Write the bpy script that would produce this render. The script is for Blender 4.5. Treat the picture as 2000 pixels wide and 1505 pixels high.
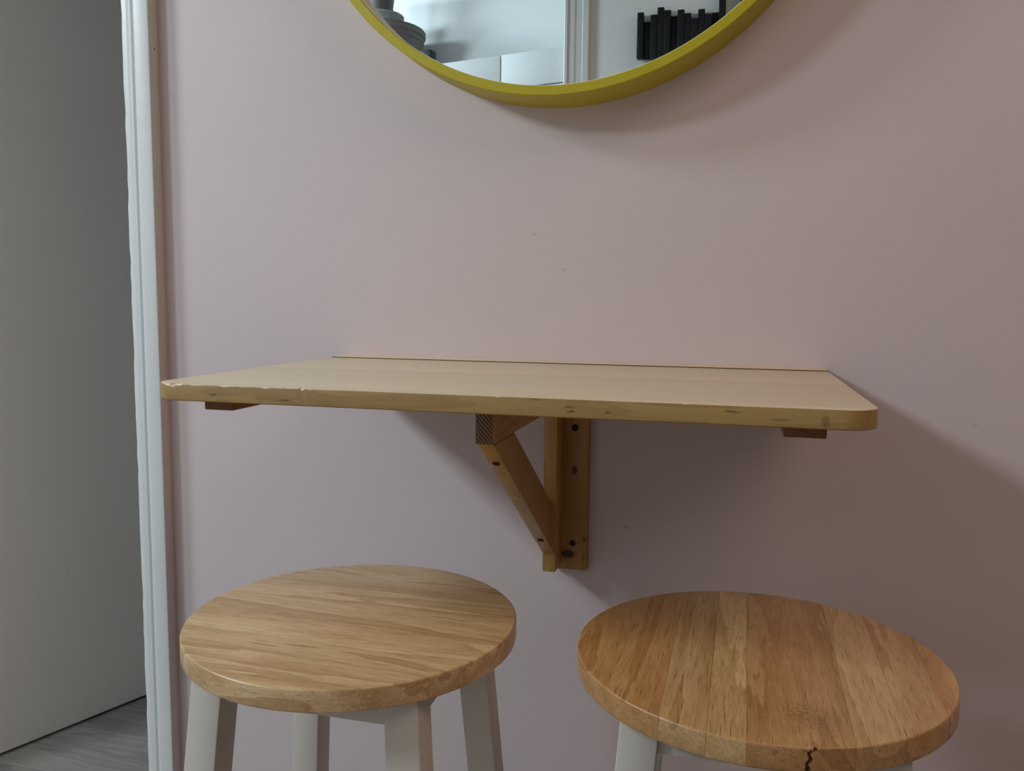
import bpy, bmesh, math, random
from mathutils import Vector, Matrix
C = bpy.context.scene.collection
for o in list(bpy.data.objects): bpy.data.objects.remove(o)
Z0 = 1.02                      # table top above the floor
# ------------------------------------------------------------------ camera
f_px = 1635.78
pit, yaw, rol = -0.1013317, -0.2541781, 0.0094117
cy_, sy_, cp, sp = math.cos(yaw), math.sin(yaw), math.cos(pit), math.sin(pit)
fw = Vector((sy_*cp, cy_*cp, sp)); rt = Vector((cy_, -sy_, 0)); up = rt.cross(fw)
cr, sr = math.cos(rol), math.sin(rol)
rt2 = cr*rt + sr*up; up2 = -sr*rt + cr*up
cam = bpy.data.cameras.new('camera'); cam.sensor_fit = 'HORIZONTAL'; cam.sensor_width = 36
cam.lens = f_px/2000*36; cam.clip_start = 0.01
co = bpy.data.objects.new('camera', cam); C.objects.link(co)
m = Matrix((rt2, up2, -fw)).transposed().to_4x4(); m.translation = Vector((0.6504, -1.3426, 0.0987+Z0))
co.matrix_world = m
bpy.context.scene.camera = co
# ------------------------------------------------------------------ world, lights, exposure
w = bpy.data.worlds.new('world'); bpy.context.scene.world = w; w.use_nodes = True
w.node_tree.nodes['Background'].inputs[0].default_value = (0.8, 0.75, 0.7, 1)
w.node_tree.nodes['Background'].inputs[1].default_value = 0.02
# two square ceiling fittings in a row running away from the pink wall
for ly_, len_, e_ in ((-0.98, 0.45, 26), (-2.05, 0.50, 28)):
    tl = bpy.data.lights.new('ceiling_light', 'AREA'); tl.shape = 'RECTANGLE'; tl.size = 0.32; tl.size_y = len_; tl.energy = e_; tl.color = (0.80, 0.935, 1.0)
    to = bpy.data.objects.new('ceiling_light', tl); C.objects.link(to); to.location = (-1.83, ly_, Z0+1.44); to.rotation_euler = (0, math.radians(-42), 0)
wl = bpy.data.lights.new('warm_light', 'AREA'); wl.shape = 'DISK'; wl.size = 1.5; wl.energy = 13; wl.color = (1.0, 0.74, 0.57)
wo = bpy.data.objects.new('warm_light', wl); C.objects.link(wo); wo.location = (1.78, -1.25, Z0+1.585)
vs = bpy.context.scene.view_settings
vs.view_transform = 'Standard'; vs.look = 'None'; vs.gamma = 1; vs.use_curve_mapping = False; vs.exposure = 0.0

# ------------------------------------------------------------------ node helpers
def lin(r, g, b):
    f = lambda c: (c/255/12.92) if c/255 <= 0.04045 else ((c/255+0.055)/1.055)**2.4
    return (f(r), f(g), f(b), 1)
class NT:
    def __init__(s, name, rough=0.5, spec=0.5):
        s.m = bpy.data.materials.new(name); s.m.use_nodes = True; s.t = s.m.node_tree
        s.b = s.t.nodes['Principled BSDF']; s.b.inputs['Roughness'].default_value = rough
        s.b.inputs['Specular IOR Level'].default_value = spec
    def n(s, typ, ins=None, **kw):
        nd = s.t.nodes.new(typ)
        for k, v in kw.items(): setattr(nd, k, v)
        for k, v in (ins or {}).items():
            if isinstance(v, bpy.types.NodeSocket): s.t.links.new(v, nd.inputs[k])
            else: nd.inputs[k].default_value = v
        return nd
    def math(s, op, a, b=0.0, c=0.0):
        return s.n('ShaderNodeMath', {0: a, 1: b, 2: c}, operation=op).outputs[0]
    def mix(s, f, a, b, mode='MIX'):
        nd = s.n('ShaderNodeMix', {0: f}, data_type='RGBA', blend_type=mode)
        for i, v in ((6, a), (7, b)):
            if isinstance(v, bpy.types.NodeSocket): s.t.links.new(v, nd.inputs[i])
            else: nd.inputs[i].default_value = v
        return nd.outputs[2]
    def ramp(s, f, stops):
        nd = s.n('ShaderNodeValToRGB', {0: f}); e = nd.color_ramp.elements
        while len(e) < len(stops): e.new(0.5)
        for el, (p, c) in zip(e, stops): el.position = p; el.color = c if len(c) == 4 else (*c, 1)
        return nd.outputs[0]
    def obj(s, scale=(1, 1, 1), off=None):
        tc = s.n('ShaderNodeTexCoord').outputs['Object']
        if off is not None: tc = s.n('ShaderNodeVectorMath', {0: tc, 1: off}, operation='ADD').outputs[0]
        return s.n('ShaderNodeMapping', {0: tc, 3: scale}).outputs[0]
    def noise(s, vec, scale, detail=4, rough=0.5, dist=0.0):
        return s.n('ShaderNodeTexNoise', {'Vector': vec, 'Scale': scale, 'Detail': detail, 'Roughness': rough, 'Distortion': dist}).outputs[0]
    def col(s, c):
        if isinstance(c, bpy.types.NodeSocket): s.t.links.new(c, s.b.inputs['Base Color'])
        else: s.b.inputs['Base Color'].default_value = c
    def bump(s, h, strength=0.2, dist=0.001):
        bn = s.n('ShaderNodeBump', {'Strength': strength, 'Distance': dist, 'Height': h})
        s.t.links.new(bn.outputs[0], s.b.inputs['Normal'])

def spots(N, colour, pts, dark):
    """small marks with a shape of their own: (x, y, z, radius_x, radius_z)"""
    tc = N.n('ShaderNodeTexCoord').outputs['Object']
    tc = N.n('ShaderNodeVectorMath', {0: tc, 1: N.n('ShaderNodeVectorMath', {0: N.n('ShaderNodeTexNoise', {'Vector': tc, 'Scale': 220.0}).outputs[1], 1: (0.004, 0.004, 0.004)}, operation='MULTIPLY').outputs[0]}, operation='ADD').outputs[0]
    for (x, y, z, rx, rz, amt) in pts:
        d = N.n('ShaderNodeVectorMath', {0: tc, 1: (x+.002, y+.002, z+.002)}, operation='SUBTRACT').outputs[0]
        d = N.n('ShaderNodeVectorMath', {0: d, 1: (1/rx, 1/rx, 1/rz)}, operation='MULTIPLY').outputs[0]
        L = N.n('ShaderNodeVectorMath', {0: d}, operation='LENGTH').outputs['Value']
        f = N.n('ShaderNodeMapRange', {0: L, 1: 0.6, 2: 1.2, 3: amt, 4: 0.0}).outputs[0]
        colour = N.mix(f, colour, dark)
    return colour

def painted(name, c, rough=0.6, var=0.04, bump=0.15, marks=None, spec=0.3, bscale=260.0):
    N = NT(name, rough, spec); v = N.obj()
    n1 = N.noise(v, 2.2, 5); n2 = N.noise(v, bscale, 3)
    dk = tuple(x*(1-var*2.2) for x in c[:3])+(1,)
    k = N.mix(N.n('ShaderNodeMapRange', {0: n1, 1: 0.35, 2: 0.7}).outputs[0], c, dk)
    if marks: k = spots(N, k, marks, (c[0]*.25, c[1]*.22, c[2]*.22, 1))
    N.col(k)
    hb = N.math('MULTIPLY_ADD', N.noise(v, 14.0, 3), 2.5, n2)
    N.bump(hb, bump, 0.0006)
    return N.m

def wood(name, light_c, mid_c, dark_c, axis='X', rings=26, fine=320, rough=0.42, spec=0.45, stretch=9, wav=1.0, pores=0.0, knots=None, coat=0.0, contrast=1.0, blotch=None):
    """grain running along axis of the object; each piece shifts its grain with its own random number and is tinted by its object colour"""
    N = NT(name, rough, spec)
    oi = N.n('ShaderNodeObjectInfo')
    off = N.n('ShaderNodeVectorMath', {0: (3.1, 7.7, 5.3), 1: oi.outputs['Random']}, operation='SCALE')
    off.inputs['Scale'].default_value = 1.0; N.t.links.new(oi.outputs['Random'], off.inputs['Scale'])
    sc = {'X': (1/stretch, 1, 1), 'Y': (1, 1/stretch, 1), 'Z': (1, 1, 1/stretch)}[axis]
    v = N.obj(sc, off.outputs[0])
    warp = N.noise(v, 9.0, 4, 0.55, 0.4*wav)
    s2 = {'X': (0.25, 1, 1), 'Y': (1, 0.25, 1), 'Z': (1, 1, 0.25)}[axis]
    ring = N.noise(v, float(rings), 3, 0.55, 0.9*wav)
    r = N.math('FRACT', N.math('MULTIPLY', N.math('ADD', warp, N.math('MULTIPLY', ring, 0.25)), 7.0))
    r = N.n('ShaderNodeMapRange', {0: r, 1: 0.0, 2: 1.0, 3: 0.0, 4: 1.0}, interpolation_type='SMOOTHSTEP').outputs[0]
    fib = N.noise(v, float(fine), 5, 0.65)
    broad = N.noise(v, 5.0, 3)
    g = N.math('ADD', N.math('MULTIPLY', r, 0.22*contrast), N.math('MULTIPLY', fib, 0.55*contrast))
    g = N.math('ADD', g, N.math('MULTIPLY', broad, 0.45))
    lo = 0.28+0.12*(1-contrast)
    k = N.ramp(N.n('ShaderNodeMapRange', {0: g, 1: lo, 2: 0.95}).outputs[0], [(0.0, light_c), (0.45, mid_c), (1.0, dark_c)])
    if pores:
        v3 = N.obj({'X': (1/28, 1, 1), 'Y': (1, 1/28, 1), 'Z': (1, 1, 1/28)}[axis], off.outputs[0])
        p = N.noise(v3, 900.0, 2, 0.5)
        p = N.n('ShaderNodeMapRange', {0: p, 1: 0.60, 2: 0.70, 3: 0.0, 4: pores}).outputs[0]
        k = N.mix(p, k, tuple(x*0.42 for x in dark_c[:3])+(1,))
    if blotch:
        # curly figure: darker swirled patch at one end of a board
        tc = N.obj()
        d = N.n('ShaderNodeVectorMath', {0: tc, 1: blotch[:3]}, operation='SUBTRACT').outputs[0]
        d = N.n('ShaderNodeVectorMath', {0: d, 1: (1/blotch[3], 1/blotch[4], 4.0)}, operation='MULTIPLY').outputs[0]
        L = N.n('ShaderNodeVectorMath', {0: d}, operation='LENGTH').outputs['Value']
        sw = N.noise(tc, 160.0, 4, 0.65, 2.5)
        fL = N.n('ShaderNodeMapRange', {0: N.math('ADD', L, N.noise(tc, 30.0, 3)), 1: 0.7, 2: 1.6, 3: 1.0, 4: 0.0}).outputs[0]
        k = N.mix(N.math('MULTIPLY', fL, N.n('ShaderNodeMapRange', {0: sw, 1: 0.4, 2: 0.65}).outputs[0]), k, tuple(x*0.8 for x in dark_c[:3])+(1,))
    k = N.mix(1.0, k, oi.outputs['Color'], 'MULTIPLY')
    if knots: k = spots(N, k, knots, (0.035, 0.010, 0.005, 1))
    N.col(k)
    N.bump(fib, 0.12, 0.0004)
    if coat: N.b.inputs['Coat Weight'].default_value = coat; N.b.inputs['Coat Roughness'].default_value = 0.25
    return N.m

# ------------------------------------------------------------------ mesh helpers
def mesh_obj(name, bm, mat, parent=None, smooth=None, recalc=True):
    if recalc: bmesh.ops.recalc_face_normals(bm, faces=bm.faces)
    me = bpy.data.meshes.new(name); bm.to_mesh(me); bm.free()
    if mat: me.materials.append(mat)
    if smooth is not None:
        me.shade_smooth(); me.set_sharp_from_angle(angle=math.radians(smooth))
    o = bpy.data.objects.new(name, me); C.objects.link(o)
    if parent is not None: o.parent = parent
    return o
def box_bm(x0, x1, y0, y1, z0, z1, bev=0.0, seg=2, bm=None):
    own = bm is None
    if own: bm = bmesh.new()
    r = bmesh.ops.create_cube(bm, size=1.0)
    for v in r['verts']:
        v.co = Vector(((x0+x1)/2+v.co.x*(x1-x0), (y0+y1)/2+v.co.y*(y1-y0), (z0+z1)/2+v.co.z*(z1-z0)))
    if bev:
        es = list({e for v in r['verts'] for e in v.link_edges})
        bmesh.ops.bevel(bm, geom=es, offset=bev, segments=seg, profile=0.5, affect='EDGES')
    return bm
def prism_bm(pts, axis, a, b, bev=0.0):
    """outline pts (2D) extruded along axis between a and b"""
    bm = bmesh.new()
    def P(p, t):
        if axis == 'X': return (t, p[0], p[1])
        if axis == 'Y': return (p[0], t, p[1])
        return (p[0], p[1], t)
    A = [bm.verts.new(P(p, a)) for p in pts]; B = [bm.verts.new(P(p, b)) for p in pts]
    bm.faces.new(A); bm.faces.new(B[::-1]); n = len(pts)
    for i in range(n): bm.faces.new((A[i], B[i], B[(i+1) % n], A[(i+1) % n]))
    bmesh.ops.recalc_face_normals(bm, faces=bm.faces)
    if bev: bmesh.ops.bevel(bm, geom=list(bm.edges), offset=bev, segments=2, profile=0.5, affect='EDGES')
    return bm
def lathe_bm(prof, seg=64, axis='Z', closed=False):
    """prof: (r, h) list; axis Z or -Y (h along -Y)"""
    bm = bmesh.new(); rings = []
    for r, h in prof:
        ring = []
        if r < 1e-6:
            ring = [bm.verts.new((0, 0, h) if axis == 'Z' else (0, -h, 0))]
        else:
            for i in range(seg):
                t = 2*math.pi*i/seg
                ring.append(bm.verts.new((r*math.cos(t), r*math.sin(t), h) if axis == 'Z' else (r*math.cos(t), -h, r*math.sin(t))))
        rings.append(ring)
    pairs = list(zip(rings, rings[1:]))
    if closed: pairs.append((rings[-1], rings[0]))
    for a, b in pairs:
        for i in range(seg):
            j = (i+1) % seg
            q = [a[i % len(a)], a[j % len(a)], b[j % len(b)], b[i % len(b)]]
            u = []
            for v in q:
                if v not in u: u.append(v)
            if len(u) > 2: bm.faces.new(u)
    return bm
def thing(name, label, cat, loc=(0, 0, 0), rz=0, group=None):
    o = bpy.data.objects.new(name, None); C.objects.link(o); o.empty_display_size = 0.1
    o.location = loc; o.rotation_euler = (0, 0, rz); o['label'] = label; o['category'] = cat
    if group: o['group'] = group
    return o
def tag(o, label, cat, group=None):
    o['label'] = label; o['category'] = cat
    if group: o['group'] = group
    return o
def struct(name, bm, mat, parent=None, smooth=None):
    o = mesh_obj(name, bm, mat, parent, smooth)
    if parent is None: o['kind'] = 'structure'
    return o

# ------------------------------------------------------------------ materials
PINK = (0.695, 0.578, 0.582, 1)
m_pink = painted('pink_paint', PINK, 0.62, 0.02, 0.25, spec=0.25, marks=[
    (0.3365, 0, Z0+0.2055, .0016, .0022, .45), (0.386, 0, Z0+0.1485, .0012, .002, .85),
    (0.497, 0, Z0-0.268, .006, .0012, .35), (1.0, 0, Z0-0.077, .006, .0009, .3)])
m_white = painted('white_wall_paint', (0.92, 0.93, 0.93, 1), 0.6, 0.015, 0.2)
m_ceil = painted('ceiling_paint', (0.22, 0.21, 0.21, 1), 0.8)
m_unseen = painted('grey_wall_paint', (0.20, 0.195, 0.20, 1), 0.7)
m_gloss = painted('white_trim_gloss', (0.78, 0.78, 0.77, 1), 0.35, 0.02, 0.35, spec=0.5, bscale=70)
m_door = painted('off_white_door_paint', (0.93, 0.865, 0.80, 1), 0.5, 0.03, 0.2, marks=[
    (0.005, 0.30, Z0-0.52, .0015, .012, .35), (0.0, 0.2, Z0-0.17, .0012, .018, .25), (0.0, 0.12, Z0-0.32, .0012, .009, .3), (0, .42, Z0-.6, .0015, .008, .25)], spec=0.3)
m_cup = painted('white_cupboard_lacquer', (0.80, 0.82, 0.83, 1), 0.6, 0.01, 0.03, spec=0.3)

# side of the door trim: white gloss smeared over by the pink of the wall, with a brown line of caulk
N = NT('trim_side_paint', 0.5, 0.35)
tc = N.n('ShaderNodeTexCoord').outputs['Object']; sx = N.n('ShaderNodeSeparateXYZ', {0: tc})
wv = N.n('ShaderNodeMapping', {0: tc, 3: (0, 0, 1)}).outputs[0]
n_ = N.math('MULTIPLY', N.math('SUBTRACT', N.noise(wv, 9.0, 5, 0.6), 0.5), 0.012)
yy = N.math('ADD', sx.outputs[1], n_)
hz = N.math('ADD', N.noise(N.n('ShaderNodeMapping', {0: tc, 3: (0, 6, 1)}).outputs[0], 6.0, 5, 0.6), N.n('ShaderNodeMapRange', {0: sx.outputs[2], 1: Z0+0.1, 2: Z0+0.75, 3: 0.25, 4: -0.35}).outputs[0])
smear = N.n('ShaderNodeMapRange', {0: hz, 1: 0.45, 2: 0.65, 3: 0.0, 4: 0.75}).outputs[0]
base = N.mix(smear, (0.62, 0.60, 0.56, 1), (0.66, 0.53, 0.51, 1))
pk = N.n('ShaderNodeMapRange', {0: yy, 1: -0.0045, 2: -0.0025}).outputs[0]
caulk = N.n('ShaderNodeMapRange', {0: N.math('ABSOLUTE', N.math('ADD', yy, 0.002)), 1: 0.002, 2: 0.005, 3: 0.5, 4: 0.0}).outputs[0]
kk = N.mix(pk, base, PINK); kk = N.mix(caulk, kk, (0.60, 0.42, 0.33, 1))
N.col(spots(N, kk, [(-0.3575, -0.013, Z0+0.537, .0022, .0022, .9)], (0.08, 0.07, 0.06, 1)))
N.bump(N.noise(tc, 60.0, 4), 0.3, 0.001)
m_trimside = N.m

def flat(name, c, rough=0.5, spec=0.5, metal=0.0, var=0.15, sc=40.0, bump=0.05):
    N = NT(name, rough, spec); n1 = N.noise(N.obj(), sc, 4)
    N.col(N.mix(n1, tuple(x*(1-var) for x in c[:3])+(1,), tuple(min(1, x*(1+var)) for x in c[:3])+(1,)))
    N.b.inputs['Metallic'].default_value = metal; N.bump(n1, bump, 0.0005); return N.m
m_yellow = flat('olive_yellow_lacquer', (0.50, 0.41, 0.012, 1), 0.45, 0.4, 0, 0.05, 25)
m_cream = flat('cream_inner_rim', (0.95, 0.93, 0.78, 1), 0.5, 0.4, 0, 0.03)
m_black = flat('black_painted_wood', (0.010, 0.012, 0.015, 1), 0.5, 0.35, 0, 0.2)
m_dark = flat('dark_screw_metal', (0.02, 0.018, 0.015, 1), 0.5, 0.4, 0.6)
m_potd = flat('taupe_stoneware', (0.22, 0.195, 0.19, 1), 0.55, 0.4, 0, 0.12, 60)
m_potg = flat('grey_green_stoneware', (0.38, 0.41, 0.40, 1), 0.55, 0.4, 0, 0.12, 60)
m_potb = flat('dark_brown_stoneware', (0.15, 0.12, 0.115, 1), 0.55, 0.4, 0, 0.12, 60)
m_leg = painted('warm_white_leg_paint', (0.62, 0.565, 0.51, 1), 0.4, 0.02, 0.15, spec=0.4)
N = NT('mirror_silver', 0.0, 0.5); N.b.inputs['Metallic'].default_value = 1.0; N.b.inputs['Roughness'].default_value = 0.0
N.col(N.mix(N.noise(N.obj(), 3.0), (0.90, 0.995, 1.0, 1), (0.905, 0.995, 1.0, 1))); m_mirror = N.m

m_table = wood('varnished_pine_top', (0.78, 0.63, 0.43, 1), (0.73, 0.575, 0.37, 1), (0.60, 0.43, 0.24, 1), 'X', 14, 260, 0.42, 0.5, 16, 0.5, coat=0.3, contrast=0.6)
m_tedge_shade = wood('varnished_pine_shaded_edge', (0.42, 0.27, 0.095, 1), (0.37, 0.225, 0.075, 1), (0.24, 0.13, 0.04, 1), 'X', 22, 260, 0.45, 0.4, 9, 1.0, coat=0.1, contrast=0.9,  # darker copy of the top wood: shade on the edges put into the colour
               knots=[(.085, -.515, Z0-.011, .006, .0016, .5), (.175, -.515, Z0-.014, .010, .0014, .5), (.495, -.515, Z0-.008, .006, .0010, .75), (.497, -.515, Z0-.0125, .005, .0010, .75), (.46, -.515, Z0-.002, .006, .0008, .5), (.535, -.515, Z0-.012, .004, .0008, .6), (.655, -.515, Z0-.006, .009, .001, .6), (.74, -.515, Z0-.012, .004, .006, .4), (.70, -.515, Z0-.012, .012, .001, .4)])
m_pine_z = wood('varnished_pine_upright', (0.55, 0.33, 0.10, 1), (0.48, 0.27, 0.07, 1), (0.34, 0.17, 0.035, 1), 'Z', 24, 220, 0.42, 0.4, 9, 0.8, coat=0.15)
m_plate = wood('varnished_pine_knotty', (0.50, 0.27, 0.07, 1), (0.42, 0.21, 0.045, 1), (0.28, 0.12, 0.02, 1), 'Z', 24, 220, 0.42, 0.4, 9, 0.8, coat=0.15,
               knots=[(.413, -.02, Z0-.175, .0055, .0075, .95), (.404, -.02, Z0-.315, .013, .008, .95), (.431, -.02, Z0-.288, .0022, .004, .85), (.43, -.02, Z0-.318, .002, .012, .4)])
m_pine_y = wood('varnished_pine_arm', (0.55, 0.33, 0.10, 1), (0.48, 0.27, 0.07, 1), (0.34, 0.17, 0.035, 1), 'Y', 24, 220, 0.42, 0.4, 9, 0.8, coat=0.15)
# end grain with slanted growth rings
N = NT('pine_end_grain', 0.6, 0.3)
v = N.n('ShaderNodeMapping', {0: N.n('ShaderNodeTexCoord').outputs['Object'], 2: (0, math.radians(-48), 0)}).outputs[0]
wvn = N.n('ShaderNodeTexWave', {'Vector': v, 'Scale': 90.0, 'Distortion': 1.6, 'Detail': 2.0}, wave_type='BANDS', bands_direction='Z').outputs[1]
N.col(N.mix(N.n('ShaderNodeMapRange', {0: wvn, 1: .25, 2: .8}).outputs[0], (0.06, 0.035, 0.02, 1), (0.27, 0.17, 0.09, 1))); m_end = N.m
N = NT('batten_end_grain', 0.6, 0.3)
v = N.n('ShaderNodeMapping', {0: N.n('ShaderNodeTexCoord').outputs['Object'], 2: (0, math.radians(12), 0)}).outputs[0]
wvn = N.n('ShaderNodeTexWave', {'Vector': v, 'Scale': 150.0, 'Distortion': 2.2, 'Detail': 2.0}, wave_type='BANDS', bands_direction='Z').outputs[1]
N.col(N.mix(wvn, (0.10, 0.04, 0.018, 1), (0.28, 0.14, 0.06, 1))); m_end2 = N.m

RL, RM, RD = (0.84, 0.66, 0.43, 1), (0.68, 0.465, 0.245, 1), (0.44, 0.245, 0.095, 1)
m_seat_x = wood('rubberwood_grain_sideways', RL, RM, RD, 'X', 20, 300, 0.36, 0.5, 10, 1.0, 0.65, coat=0.25, contrast=1.2)
m_seat_y = wood('rubberwood_grain_lengthwise', RL, RM, RD, 'Y', 20, 300, 0.36, 0.5, 10, 1.0, 0.75, coat=0.25, contrast=1.15)
m_seat_c = wood('rubberwood_curly_board', RL, RM, RD, 'Y', 20, 300, 0.36, 0.5, 10, 1.0, 0.75, coat=0.25, contrast=1.15, blotch=(0.040, -0.130, 0.0, 0.045, 0.034))
m_glue_gapshade = flat('glue_line_and_gap_shade', (0.10, 0.05, 0.02, 1), 0.7)  # seat glue joints, and painted shade for the table's hinge gap
m_fplank = wood('grey_laminate_plank', (0.44, 0.395, 0.36, 1), (0.34, 0.305, 0.28, 1), (0.21, 0.185, 0.17, 1), 'X', 12, 150, 0.5, 0.4, 10, 1.2)
m_sub = flat('floor_joint', (0.05, 0.045, 0.04, 1), 0.8)

# ------------------------------------------------------------------ room shell (z measured from the floor)
H = Z0+1.62
XL, XR, YB = -2.6, 2.55, -2.05
YH = 1.7                                        # far wall of the hall beyond the doorway
fl = struct('floor', box_bm(XL-.1, XR+.1, -3.4, YH+.1, -0.08, -0.006), m_sub)
random.seed(4)
row = 0; y = 0.393-0.19*20
while y < YH+.1:
    y0, y1 = max(y, -3.35), min(y+0.19, YH+.06)
    x = XL-.05-random.random()*1.0
    while x < XR+.05:
        x1 = x+1.25
        a, b = max(x, XL-.05), min(x1, XR+.05)
        if b-a > 0.02 and y1-y0 > 0.02:
            o = mesh_obj('plank', box_bm(a+.0008, b-.0008, y0+.0008, y1-.0008, -0.006, 0.0, 0.001, 1), m_fplank, fl)
            t = random.uniform(0.86, 1.08); o.color = (t, t, t, 1)
        x = x1
    y += 0.19
struct('ceiling', box_bm(XL-.1, XR+.1, -3.4, YH+.1, H, H+.08), m_ceil)
XT = -0.3575                                    # return between door frame and pink wall
XJ = -0.412                                    # right jamb face of the doorway
XD = -1.145                                    # left jamb face
DH = 2.12
struct('wall_back', box_bm(XJ+.004, XR+.1, 0.0, 0.12, 0, H), m_pink)
# wall left of the doorway and above it
bm = bmesh.new()
box_bm(XL-.1, XD, 0.0, 0.12, 0, H, bm=bm)
box_bm(XD, XJ, 0.0, 0.12, DH, H, bm=bm)
wd = struct('wall_doorway', bm, m_white)
struct('trim_1', box_bm(XJ-.012, XJ+.0035, 0.001, 0.125, 0, DH), m_gloss)       # door lining
# moulded architrave, profile across x (outer edge right), proud towards -y
prof = [(0.000, 0.000), (0.000, 0.012), (0.002, 0.016), (0.009, 0.018), (0.0125, 0.0175), (0.0150, 0.0165), (0.0180, 0.0220), (0.0215, 0.0215),
        (0.0240, 0.0160), (0.0265, 0.0170), (0.0290, 0.0255), (0.0320, 0.0270), (0.0345, 0.0268), (0.052, 0.0275), (0.0545, 0.026), (0.0555, 0.023), (0.0555, 0.000)]
def architrave(name, x_inner, sgn, z0, z1, mat, scale=1.0, ybase=0.0, ydir=-1, chips=True, seed=3):
    random.seed(seed)
    bm = bmesh.new(); n = 90 if chips else 1; rings = []
    chipz = [random.uniform(z0, z1) for _ in range(22)]
    for i in range(n+1):
        z = z0+(z1-z0)*i/n; ring = []
        for k, (px, py) in enumerate(prof):
            dx = 0
            if chips and k in (0, 1, 2): dx = random.uniform(0, 0.0011)
            if chips and k in (1, 2, 3) and any(abs(z-c) < 0.012 for c in chipz): dx += 0.0012
            ring.append(bm.verts.new((x_inner+sgn*(px*1.195*scale+dx), ybase+ydir*py*scale, z)))
        rings.append(ring)
    for a, b in zip(rings, rings[1:]):
        for k in range(len(prof)):
            l = (k+1) % len(prof); bm.faces.new((a[k], a[l], b[l], b[k]))
    bm.faces.new(rings[0]); bm.faces.new(rings[-1][::-1])
    return struct(name, bm, mat, None, 35)
t2 = architrave('trim_2', XT-.0665, 1, 0, DH+.055, m_gloss)
# its right-hand side carries the smeared paint
t2.data.materials.append(m_trimside)
for p in t2.data.polygons:
    if p.normal.x > 0.9 and p.center.x > XT-.002: p.material_index = 1
architrave('trim_3', XD+.003, -1, 0, DH+.055, m_gloss, seed=5)
struct('trim_4', box_bm(XD-.052, XT, -0.024, -0.0, DH+.0555, DH+.11, .003), m_gloss)
# hall beyond
struct('wall_hall_far', box_bm(XL-.1, 0.9, YH, YH+.1, 0, H), m_white)
struct('wall_hall_right', box_bm(0.5, 0.6, 0.12, YH, 0, H), m_white)
# open door leaf
dd = Vector((0.353, 0.936, 0)).normalized(); hx = -1.038-0.223*dd.x/dd.y
ang = math.atan2(dd.y, dd.x)
leaf = struct('door_1', box_bm(-0.040, 0.0, 0.0, 0.73, 0.007, DH-.01, 0.0015), m_door)
leaf.location = (hx, 0.0, 0); leaf.rotation_euler = (0, 0, ang-math.pi/2)
bm = lathe_bm([(0, 0), (.026, 0), (.026, .006), (.010, .008), (.009, .040)], 24, '-Y')
hb = mesh_obj('door_handle', bm, flat('brushed_steel', (0.5, 0.5, 0.5, 1), 0.3, 0.5, 1.0), leaf, 40)
hb.rotation_euler = (0, 0, math.pi/2); hb.location = (0, 0.68, 1.0)
box = mesh_obj('door_handle', box_bm(-.008, .008, -.010, .02, -.016, .016, .004), hb.data.materials[0], leaf, 40)
box.location = (0.040, 0.68, 1.0)
# remaining walls of the room
struct('wall_left', box_bm(XL-.1, XL, -3.4, YH, 0, H), m_unseen)
struct('wall_right', box_bm(XR, XR+.1, -3.4, 0.12, 0, H), painted('warm_wall_paint', (0.24, 0.20, 0.17, 1)))
XA = -0.009
struct('wall_front', box_bm(XA+.03, 1.0, YB-.06, YB, 0, H), m_white)
struct('wall_unseen_dark', box_bm(.45, XR+.1, -3.4, -3.3, 0, H), m_unseen)  # unseen dark wall, added set back to cut bounced light
struct('wall_alcove_side', box_bm(.36, .45, -2.5, YB-.06, 0, H), m_white)
# moulded trim at the corner of the alcove, seen in the mirror
bm = bmesh.new()
pr = [(0, -.05), (0, .020), (.004, .026), (.013, .026), (.0155, .020), (.040, .020), (.046, .016), (.068, .016), (.074, .022), (.094, .022), (.098, .008), (.118, .006), (.120, 0), (.03, 0), (.03, -.05)]
rings = [[bm.verts.new((XA+px, YB+py, z)) for px, py in pr] for z in (0, H)]
for k in range(len(pr)):
    l = (k+1) % len(pr); bm.faces.new((rings[0][k], rings[0][l], rings[1][l], rings[1][k]))
bm.faces.new(rings[0]); bm.faces.new(rings[1][::-1])
struct('trim_5', bm, m_gloss, None, 30)

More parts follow.
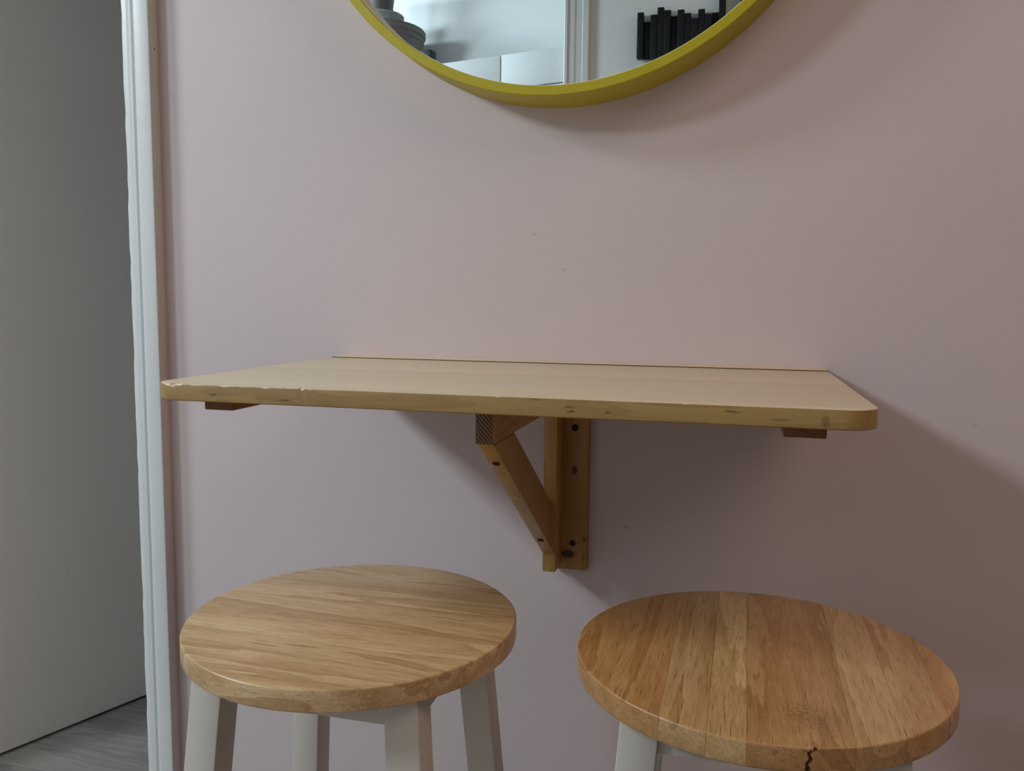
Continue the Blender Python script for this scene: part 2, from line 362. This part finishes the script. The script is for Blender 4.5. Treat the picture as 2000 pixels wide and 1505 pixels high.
# ------------------------------------------------------------------ drop-leaf wall table
W, D, T = 0.79, 0.515, 0.0195
tb = thing('wall_table', 'pine drop-leaf table fixed to the pink wall on a folding wooden bracket', 'table', (0, 0, 0))
SEAM = -0.268
def rounded_front(x0, x1, yb, yf, R, dense=260):
    pts = [(x0, yb)]
    n = 10
    for i in range(n+1):
        a = math.pi + (math.pi/2)*i/n; pts.append((x0+R+R*math.cos(a), yf+R+R*math.sin(a)))
    xs0, xs1 = x0+R, x1-R
    for i in range(1, dense): pts.append((xs0+(xs1-xs0)*i/dense, yf))
    for i in range(n+1):
        a = -math.pi/2 + (math.pi/2)*i/n; pts.append((x1-R+R*math.cos(a), yf+R+R*math.sin(a)))
    pts.append((x1, yb)); return pts
def slab(pts, ztop, th, chip=None, bev=0.0012):
    """flat board with softened edges; chip(x, y) deepens the top edge softening"""
    bm = bmesh.new(); n = len(pts)
    nor = []
    for i in range(n):
        a = Vector(pts[i-1]); b = Vector(pts[(i+1) % n]); p = Vector(pts[i])
        e1 = (p-a).normalized(); e2 = (b-p).normalized()
        n1 = Vector((e1.y, -e1.x)); n2 = Vector((e2.y, -e2.x)); m_ = (n1+n2)
        m_ = m_/max(0.2, m_.dot(n1)) if m_.length > 1e-6 else n1
        nor.append(m_)
    def ring(ins, z, ch=False):
        out = []
        for i, p in enumerate(pts):
            c = chip(*p) if (chip and ch) else 0.0
            q = Vector(p)-nor[i]*(ins+c*0.9); out.append(bm.verts.new((q.x, q.y, z)))
        return out
    def ring2(ins, z):
        out = []
        for i, p in enumerate(pts):
            c = chip(*p) if chip else 0.0
            q = Vector(p)-nor[i]*ins; out.append(bm.verts.new((q.x, q.y, z-c)))
        return out
    rs = [ring(bev, ztop, True), ring2(bev*.3, ztop-bev*.3), ring2(0, ztop-bev), ring(0, ztop-th+bev), ring(bev, ztop-th)]
    for a, b in zip(rs, rs[1:]):
        for i in range(n): bm.faces.new((a[i], b[i], b[(i+1) % n], a[(i+1) % n]))
    bm.faces.new(rs[0]); bm.faces.new(rs[-1][::-1])
    return bm
random.seed(11)
chips = [(0.026, .006, .0026), (0.033, .004, .0032), (0.040, .004, .0018), (0.060, .003, .001), (0.098, .005, .0014), (0.104, .003, .001), (0.150, .004, .0012), (0.196, .004, .0022), (0.205, .003, .001), (0.42, .003, .0008), (.61, .003, .0007)]
jit = {}
def chip(x, y):
    if y > -D+0.012: return 0.0
    c = 0.0
    for cx0, wd_, dp in chips: c = max(c, dp*max(0.0, 1-abs(x-cx0)/wd_))
    if x < 0.24:
        k = round(x, 4)
        if k not in jit: jit[k] = random.uniform(0, 0.0005)
        c += jit[k]
    return c
def edge_mats(o, top, side):
    o.data.materials.clear(); o.data.materials.append(top); o.data.materials.append(side)
    for p in o.data.polygons: p.material_index = 0 if abs(p.normal.z) > 0.75 else 1
fb = mesh_obj('leaf_board', slab(rounded_front(0, W, SEAM-.0004, -D, 0.033), Z0, T, chip), m_table, tb, 40)
edge_mats(fb, m_table, m_tedge_shade)
bb = mesh_obj('leaf_board', slab([(0, -.0555), (0, SEAM+.0004), (W, SEAM+.0004), (W, -.0555)], Z0+.0001, T, None, 0.0005), m_table, tb, 40)
edge_mats(bb, m_table, m_tedge_shade); bb.color = (0.93, 0.92, 0.90, 1)
hs = mesh_obj('hinge_strip', slab([(0, 0), (0, -.0515), (W, -.0515), (W, 0)], Z0+.0015, T, None, 0.001), m_table, tb, 40)
edge_mats(hs, m_table, m_tedge_shade); hs.color = (1.03, 1.0, 0.96, 1); hs.data.materials.append(m_glue_gapshade)
for p in hs.data.polygons:
    if p.normal.y < -0.6: p.material_index = 2  # shade in the hinge gap, painted on the strip's front face
for hx_ in (0.12, 0.395, 0.67):
    g = mesh_obj('hinge', box_bm(hx_-.022, hx_+.022, -.085, -.025, Z0-T-.0018, Z0-T, .0005, 1), m_dark, tb)
def batten(x0, x1):
    o = mesh_obj('batten', prism_bm([(-.452, Z0-T-.0185), (-.452, Z0-T), (-.10, Z0-T), (-.10, Z0-T-.0185)], 'X', x0, x1, .0014), m_pine_y, tb, 40)
    o.data.materials.append(m_end2); o.color = (.62, .52, .45, 1)
    for p in o.data.polygons:
        if p.normal.y < -0.9: p.material_index = 1
batten(0.030, 0.0695); batten(0.7065, 0.7485)
# swing bracket under the leaf
PX0, PX1 = 0.3725, 0.3935
zt = Z0-T
plate = mesh_obj('wall_plate', box_bm(0.3745, 0.4355, -.020, 0.0, Z0-.341, zt, .0015), m_plate, tb, 40)
post = mesh_obj('bracket_post', box_bm(PX0, PX1, -.070, -.0205, Z0-.3315, zt-.0005, .0016), m_pine_z, tb, 40)
arm = mesh_obj('bracket_arm', prism_bm([(-.438, zt-.0002), (-.438, Z0-.0655), (-.071, Z0-.0665), (-.071, zt-.0002)], 'X', PX0, PX1, .0014), m_pine_y, tb, 40)
arm.data.materials.append(m_end)
for p in arm.data.polygons:
    if p.normal.y < -0.9: p.material_index = 1
# brace: front/lower edge A->B, inner edge C->Dd on its right side
brace = mesh_obj('bracket_brace', prism_bm([(-.432, Z0-.0662), (-.0712, Z0-.302), (-.0712, Z0-.2290), (-.334, Z0-.0668)], 'X', PX0+.0006, PX1-.0006, .0014), m_pine_z, tb, 40)
def screw(parent, loc, rot, r=.0042, sub=True):
    bm = lathe_bm([(0, .0002), (r*.4, .0002), (r*.45, .0009), (r*.9, .0009), (r, .0004), (r, -.001)], 20, '-Y')
    s = mesh_obj('screw_head', bm, m_dark, parent, 30); s.location = loc; s.rotation_euler = rot; return s
screw(plate, (0.413, -.0203, Z0-.105), (0, 0, 0), .0058)
screw(plate, (0.412, -.0203, Z0-.296), (0, 0, 0), .0050)
# screws sunk in the brace's underside
ba = math.atan2(-(.302-.0662), (.432-.0712))
for t_ in (0.13, 0.83):
    yb_ = -.432+(.432-.0712)*t_; zb_ = Z0-.0662-(.302-.0662)*t_
    screw(brace, ((PX0+PX1)/2, yb_-.0004, zb_-.0004), (math.radians(90)+ba-math.radians(0), 0, 0), .0048)

# ------------------------------------------------------------------ stools
SR, ST = 0.188, 0.0235
def plank_bm(a, b, R, th, along, crack=None, ins=0.0022):
    """board of a round seat between a and b across the grain"""
    n = 40
    us = []
    for i in range(n+1):
        t = i/n
        if a <= -R+1e-6: u = -R*math.cos(t*math.acos(max(-1, min(1, -b/R)))) if b < R else 0
        elif b >= R-1e-6: u = R*math.cos((1-t)*math.acos(max(-1, min(1, a/R))))
        else: u = a+(b-a)*t
        us.append(u)
    if crack: us = sorted(us+[crack[0]-.008+.0004*i for i in range(41)]); n = len(us)-1
    lv = []
    for k in range(4):
        t = k/3*math.pi/2; lv.append((ins*(1-math.sin(t)), -ins*(1-math.cos(t))))
    m_ = 12 if crack else 2
    for k in range(1, m_): lv.append((0, -ins-(th-2*ins)*k/m_))
    for k in range(4):
        t = k/3*math.pi/2; lv.append((ins*(1-math.cos(t)), -th+ins*(1-math.sin(t))))
    bm = bmesh.new(); rings = []
    for inset, z in lv:
        r = R-inset; pts = []
        for s in (-1, 1):
            for i in (range(n+1) if s < 0 else range(n, -1, -1)):
                u = max(-r, min(r, us[i])); vv = s*math.sqrt(max(0, r*r-u*u))
                if crack and s < 0:
                    tz = -z/th
                    cu = crack[0]+.0035*math.exp(-((tz-.05)/.12)**2) - .0055*max(0, tz-.45)+.001*math.sin(tz*17)
                    hw = .0011+.0009*math.sin(tz*9)**2+.0014*max(0, tz-.6)
                    d_ = abs(u-cu)
                    if d_ < hw: vv += .0075*(1-(d_/hw)**4)*(1.0 if tz > .06 else .3)
                pts.append((u, vv))
        rings.append([bm.verts.new((p[0], p[1], z) if along == 'Y' else (p[1], -p[0], z)) for p in pts])
    N_ = len(rings[0])
    for A, B in zip(rings, rings[1:]):
        for i in range(N_):
            j = (i+1) % N_
            bm.faces.new((A[i], B[i], B[j], A[j]))
    bm.faces.new(rings[0]); bm.faces.new(rings[-1][::-1])
    bmesh.ops.remove_doubles(bm, verts=bm.verts, dist=1e-6)
    bmesh.ops.dissolve_degenerate(bm, edges=bm.edges, dist=1e-6)
    return bm
def stool(name, label, cx, cy, rz, cuts, tints, mats, along, grain_rz, crack=None, h=0.108, splay=0.075):
    zs = Z0-0.2655
    t = thing(name, label, 'stool', (cx, cy, 0), rz, 'round wooden-topped stools under the table')
    seat = mesh_obj('seat', lathe_bm([(0, -ST+.001), (SR-.004, -ST+.001), (SR-.004, -.0008), (0, -.0008)], 96), m_glue_gapshade, t, 30)
    seat.location = (0, 0, zs); seat.rotation_euler = (0, 0, grain_rz)
    for k in range(len(cuts)-1):
        a, b = cuts[k], cuts[k+1]
        g = .00012
        cr_ = crack if (crack and a < crack[0] < b) else None
        p = mesh_obj('plank', plank_bm(a+(g if k else 0), b-(g if k < len(cuts)-2 else 0), SR, ST, along, cr_), mats[k] if isinstance(mats, list) else mats, seat, 35)
        p.color = (*tints[k], 1)
    top = zs-ST
    w_ = 0.0185
    for sx_ in (-1, 1):
        for sy2 in (-1, 1):
            bm = bmesh.new(); rr = []
            for z in (top+.0008, 0.0):
                c = h+splay*(top-z)
                rr.append([bm.verts.new((sx_*c+dx*w_, sy2*c+dy*w_, z)) for dx, dy in ((-1, -1), (1, -1), (1, 1), (-1, 1))])
            for i in range(4): bm.faces.new((rr[0][i], rr[0][(i+1) % 4], rr[1][(i+1) % 4], rr[1][i]))
            bm.faces.new(rr[0]); bm.faces.new(rr[1])
            bmesh.ops.recalc_face_normals(bm, faces=bm.faces)
            bmesh.ops.bevel(bm, geom=list(bm.edges), offset=.0022, segments=2, profile=.5, affect='EDGES')
            mesh_obj('leg', bm, m_leg, t, 40)
    def rail(nm, z1, z2, th, ax, s):
        c1 = h+splay*(top-z1); c2 = h+splay*(top-z2)
        def q(c, d, e, z):       # d along, e across
            return (d, s*c+e, z) if ax == 'x' else (s*c+e, d, z)
        bm = bmesh.new(); V = []
        for c, z in ((c1, z1), (c2, z2)):
            for e in (-th/2, th/2):
                for d in (-(c-w_), c-w_): V.append(bm.verts.new(q(c, d, e, z)))
        for fidx in ((0, 1, 3, 2), (4, 5, 7, 6), (0, 1, 5, 4), (2, 3, 7, 6), (0, 2, 6, 4), (1, 3, 7, 5)):
            bm.faces.new([V[i] for i in fidx])
        mesh_obj(nm, bm, m_leg, t)
    for ax in 'xy':
        for s in (-1, 1):
            rail('apron', top-.0005, top-.036, .018, ax, s)
            zz = 0.26 if ax == 'x' else 0.33
            rail('footrest', zz, zz-.03, .02, ax, s)
    return t
lt = stool('bar_stool', 'round stool with pale straw-coloured wooden seat, beside the white door frame', 0.2398, -.4800, 0.0,
      [-SR, -.128, -.083, -.031, .028, .083, .122, SR], [(1.0, .99, .97), (.93, .9, .87), (1.04, 1.03, 1.02), (.98, .95, .92), (1.03, 1.02, 1.01), (.94, .9, .84), (1.0, .97, .95)],
      m_seat_x, 'X', math.radians(-2.0))
rs_ = stool('bar_stool', 'round stool with orange-brown striped wooden seat split at its front edge, right of the bracket', 0.6892, -.4601, 0.0,
      [-SR, -.086, -.044, -.0105, .077, .120, .163, SR], [(.72, .54, .36), (.78, .68, .56), (.92, .87, .74), (.72, .55, .40), (.84, .72, .58), (.86, .72, .56), (.84, .62, .42)],
      [m_seat_y, m_seat_y, m_seat_y, m_seat_c, m_seat_y, m_seat_y, m_seat_y], 'Y', math.radians(-1.0), crack=(.040,))

# ------------------------------------------------------------------ round mirror
MR, MD, RIM = 0.4188, 0.0846, 0.0147
mi = thing('round_mirror', 'large round mirror in a deep olive-yellow frame on the pink wall', 'mirror', (0.3844, 0, Z0+0.8218))
fr_ = mesh_obj('frame', lathe_bm([(MR, 0.0), (MR, MD-.0012), (MR-.0012, MD), (MR-RIM+.0012, MD), (MR-RIM, MD-.0012), (MR-RIM, MD-.006), (MR-RIM, 0.0)], 256, '-Y', closed=True), m_yellow, mi, 40)
mesh_obj('inner_rim', lathe_bm([(MR-RIM-.0001, MD-.0035), (MR-RIM-.0011, MD-.0040), (MR-RIM-.0011, 0.036), (MR-RIM-.0001, 0.036)], 256, '-Y', closed=True), m_cream, mi, 40)['label'] = 'pale cream inner side of the frame'
mesh_obj('mirror_glass', lathe_bm([(0, 0.0435), (MR-RIM-.0013, 0.0435), (MR-RIM-.0013, 0.0385), (0, 0.0385)], 256, '-Y'), m_mirror, mi, 30)
mesh_obj('back_panel', lathe_bm([(0, 0.037), (MR-RIM-.002, 0.037), (MR-RIM-.002, 0.003), (0, 0.003)], 96, '-Y'), m_black, mi, 30)

# ------------------------------------------------------------------ things behind the camera that the mirror shows
def refl(px, py, yr):
    """point of the real plane y = yr seen in the mirror at image point px, py"""
    cpos = Vector((0.6504, -1.3426, 0.0987+Z0)); g = -0.0435
    d = fw + rt2*((px-1000)/f_px) - up2*((py-752.5)/f_px)
    k = (2*g-yr-cpos.y)/d.y
    return cpos+d*k
# stick coat rack on the wall
X0 = 0.272; pitch = 0.02475
zb = refl(1250, 118, YB+.02).z
tops = [25, 44, 30, 15.5, 21, 33, 20, 27, 37, 19, 28, 26, -22, 30, 36, -18, 24, 33, 20, 29]
rack = thing('coat_rack', 'black stick coat rack of uneven upright bars, reflected in the mirror', 'coat rack', (0, 0, 0))
mesh_obj('back_board', box_bm(X0+.004, X0+pitch*20-.004, YB, YB+.008, zb+.012, refl(1300, 60, YB+.01).z, .002), m_black, rack)
for i, tp in enumerate(tops):
    short = i in (1, 5, 11)
    dep = .014 if short else (.030 if i % 2 == 0 else .027)
    if tp < 0: dep = .034
    zt_ = refl(1250+13*i, tp, YB+dep).z
    mesh_obj('stick', box_bm(X0+pitch*i+.0002, X0+pitch*(i+1)-.0002, YB+.0081, YB+.0081+dep, zb+random.uniform(0, .003), zt_, .0012 if i else .004, 2), m_black, rack, 40)
# tall white cupboard standing in the alcove, a little askew
A = refl(1104, 90, YB-.03); B = refl(860, 122, YB-.03-.125)
A2 = Vector((A.x, YB-.03, 0)); B2 = Vector((B.x, YB-.155, 0)); dv = (B2-A2).normalized()
ztop = A.z
cup = thing('tall_cupboard', 'tall white cupboard reflected in the mirror, beside the white door trim', 'cupboard', (A2.x, A2.y, 0), math.atan2(dv.y, dv.x)+math.pi)
# local: front at y=0 (facing +y), spans x from -1.1 to 0
def loc_x(px, py):
    p = refl(px, py, YB-.09); return -(Vector((p.x, p.y if False else YB-.09, 0))-A2).length
gap = loc_x(977, 120)
zg = refl(1100, 161, YB-.035).z
CW = 1.15
mesh_obj('body', box_bm(-CW, 0, -.335, -.022, 0.0, ztop-.004, .002), m_cup, cup)
def door(x0, x1, z0, z1):
    return mesh_obj('door', box_bm(x0, x1, -.020, 0, z0, z1, .0018), m_cup, cup, 40)
door(gap+.0034, -.001, zg+.0025, ztop); door(gap+.0034, -.001, 0.06, zg-.0025)
door(-CW+.001, gap-.0034, zg+.0025, ztop); door(-CW+.001, gap-.0034, 0.06, zg-.0025)
mesh_obj('gap_shade_strip', box_bm(gap-.006, gap+.006, -.0218, -.015, 0.06, ztop-.004), m_black, cup)['label'] = 'black strip painting the shade in the slot between the doors'  # black strips laid in the door gaps to paint their shade
mesh_obj('gap_shade_strip', box_bm(gap+.006, -.002, -.0218, -.015, zg-.006, zg+.006), m_black, cup)['label'] = 'black strip painting the shade in the slot between the doors'
wa = struct('wall_alcove', box_bm(-2.6, .52, -.455, -.355, 0, H), m_white)
wa.location = cup.location; wa.rotation_euler = cup.rotation_euler
# low black box and three stacked pots on top of it
Mc = Matrix.Translation((A2.x, A2.y, 0)) @ Matrix.Rotation(math.atan2(dv.y, dv.x)+math.pi, 4, 'Z')
e = refl(843, 97, YB-.185)
bh = e.z-ztop
bx_ = tag(mesh_obj('storage_box', box_bm(-.06, 0, -.045, 0, 0, bh, .003), m_black, None, 40), 'low black box on top of the white cupboard, reflected under the pots', 'box')
lx = -(Vector((e.x, YB-.185, 0))-A2).length
p0 = Mc @ Vector((lx, -.010, 0)); bx_.location = (p0.x, p0.y, ztop); bx_.rotation_euler = (0, 0, math.atan2(dv.y, dv.x)+math.pi)
yp = -2.05-.37
def pot(name, label, cx, z, r, hgt, mat, base=.62):
    t = .008
    p = [(0, 0), (r*base, 0), (r*base+.004, .003), (r*.86, hgt*.45), (r*.93, hgt*.72), (r*.93, hgt*.76), (r*.955, hgt*.78), (r*.955, hgt*.86), (r*.99, hgt*.88), (r, hgt*.92), (r, hgt*.98), (r*.985, hgt), (r*.93, hgt), (r*.91, hgt*.95), (r*.84, hgt*.5), (r*base*.95, .012), (0, .012)]
    o = tag(mesh_obj(name, lathe_bm(p, 64), mat, None, 30), label, 'pot', 'stacked stoneware pots on the cupboard'); o.location = (cx, yp, z); return o
cx1 = refl(742, 60, yp+.0).x
r1 = refl(826, 66, yp).x-cx1
z1 = ztop
zr1 = refl(745, 44, yp+r1).z+.028
pot('stoneware_pot', 'widest taupe pot at the bottom of the reflected stack', cx1, z1, r1, zr1-z1, m_potd, .80)
r2 = refl(786, 35, yp).x-cx1; zr2 = refl(742, 15, yp+r2).z
def stack(label, z, r, hgt, mat): return pot('stoneware_pot', label, cx1, z, r, hgt, mat, .8)
stack('grey-green pot in the middle of the reflected stack', zr1-.028, r2, zr2-zr1+.028, m_potg)
r3 = refl(770, 5, yp).x-cx1
stack('dark brown pot at the top of the reflected stack', zr2-.02, r3, .13, m_potb)
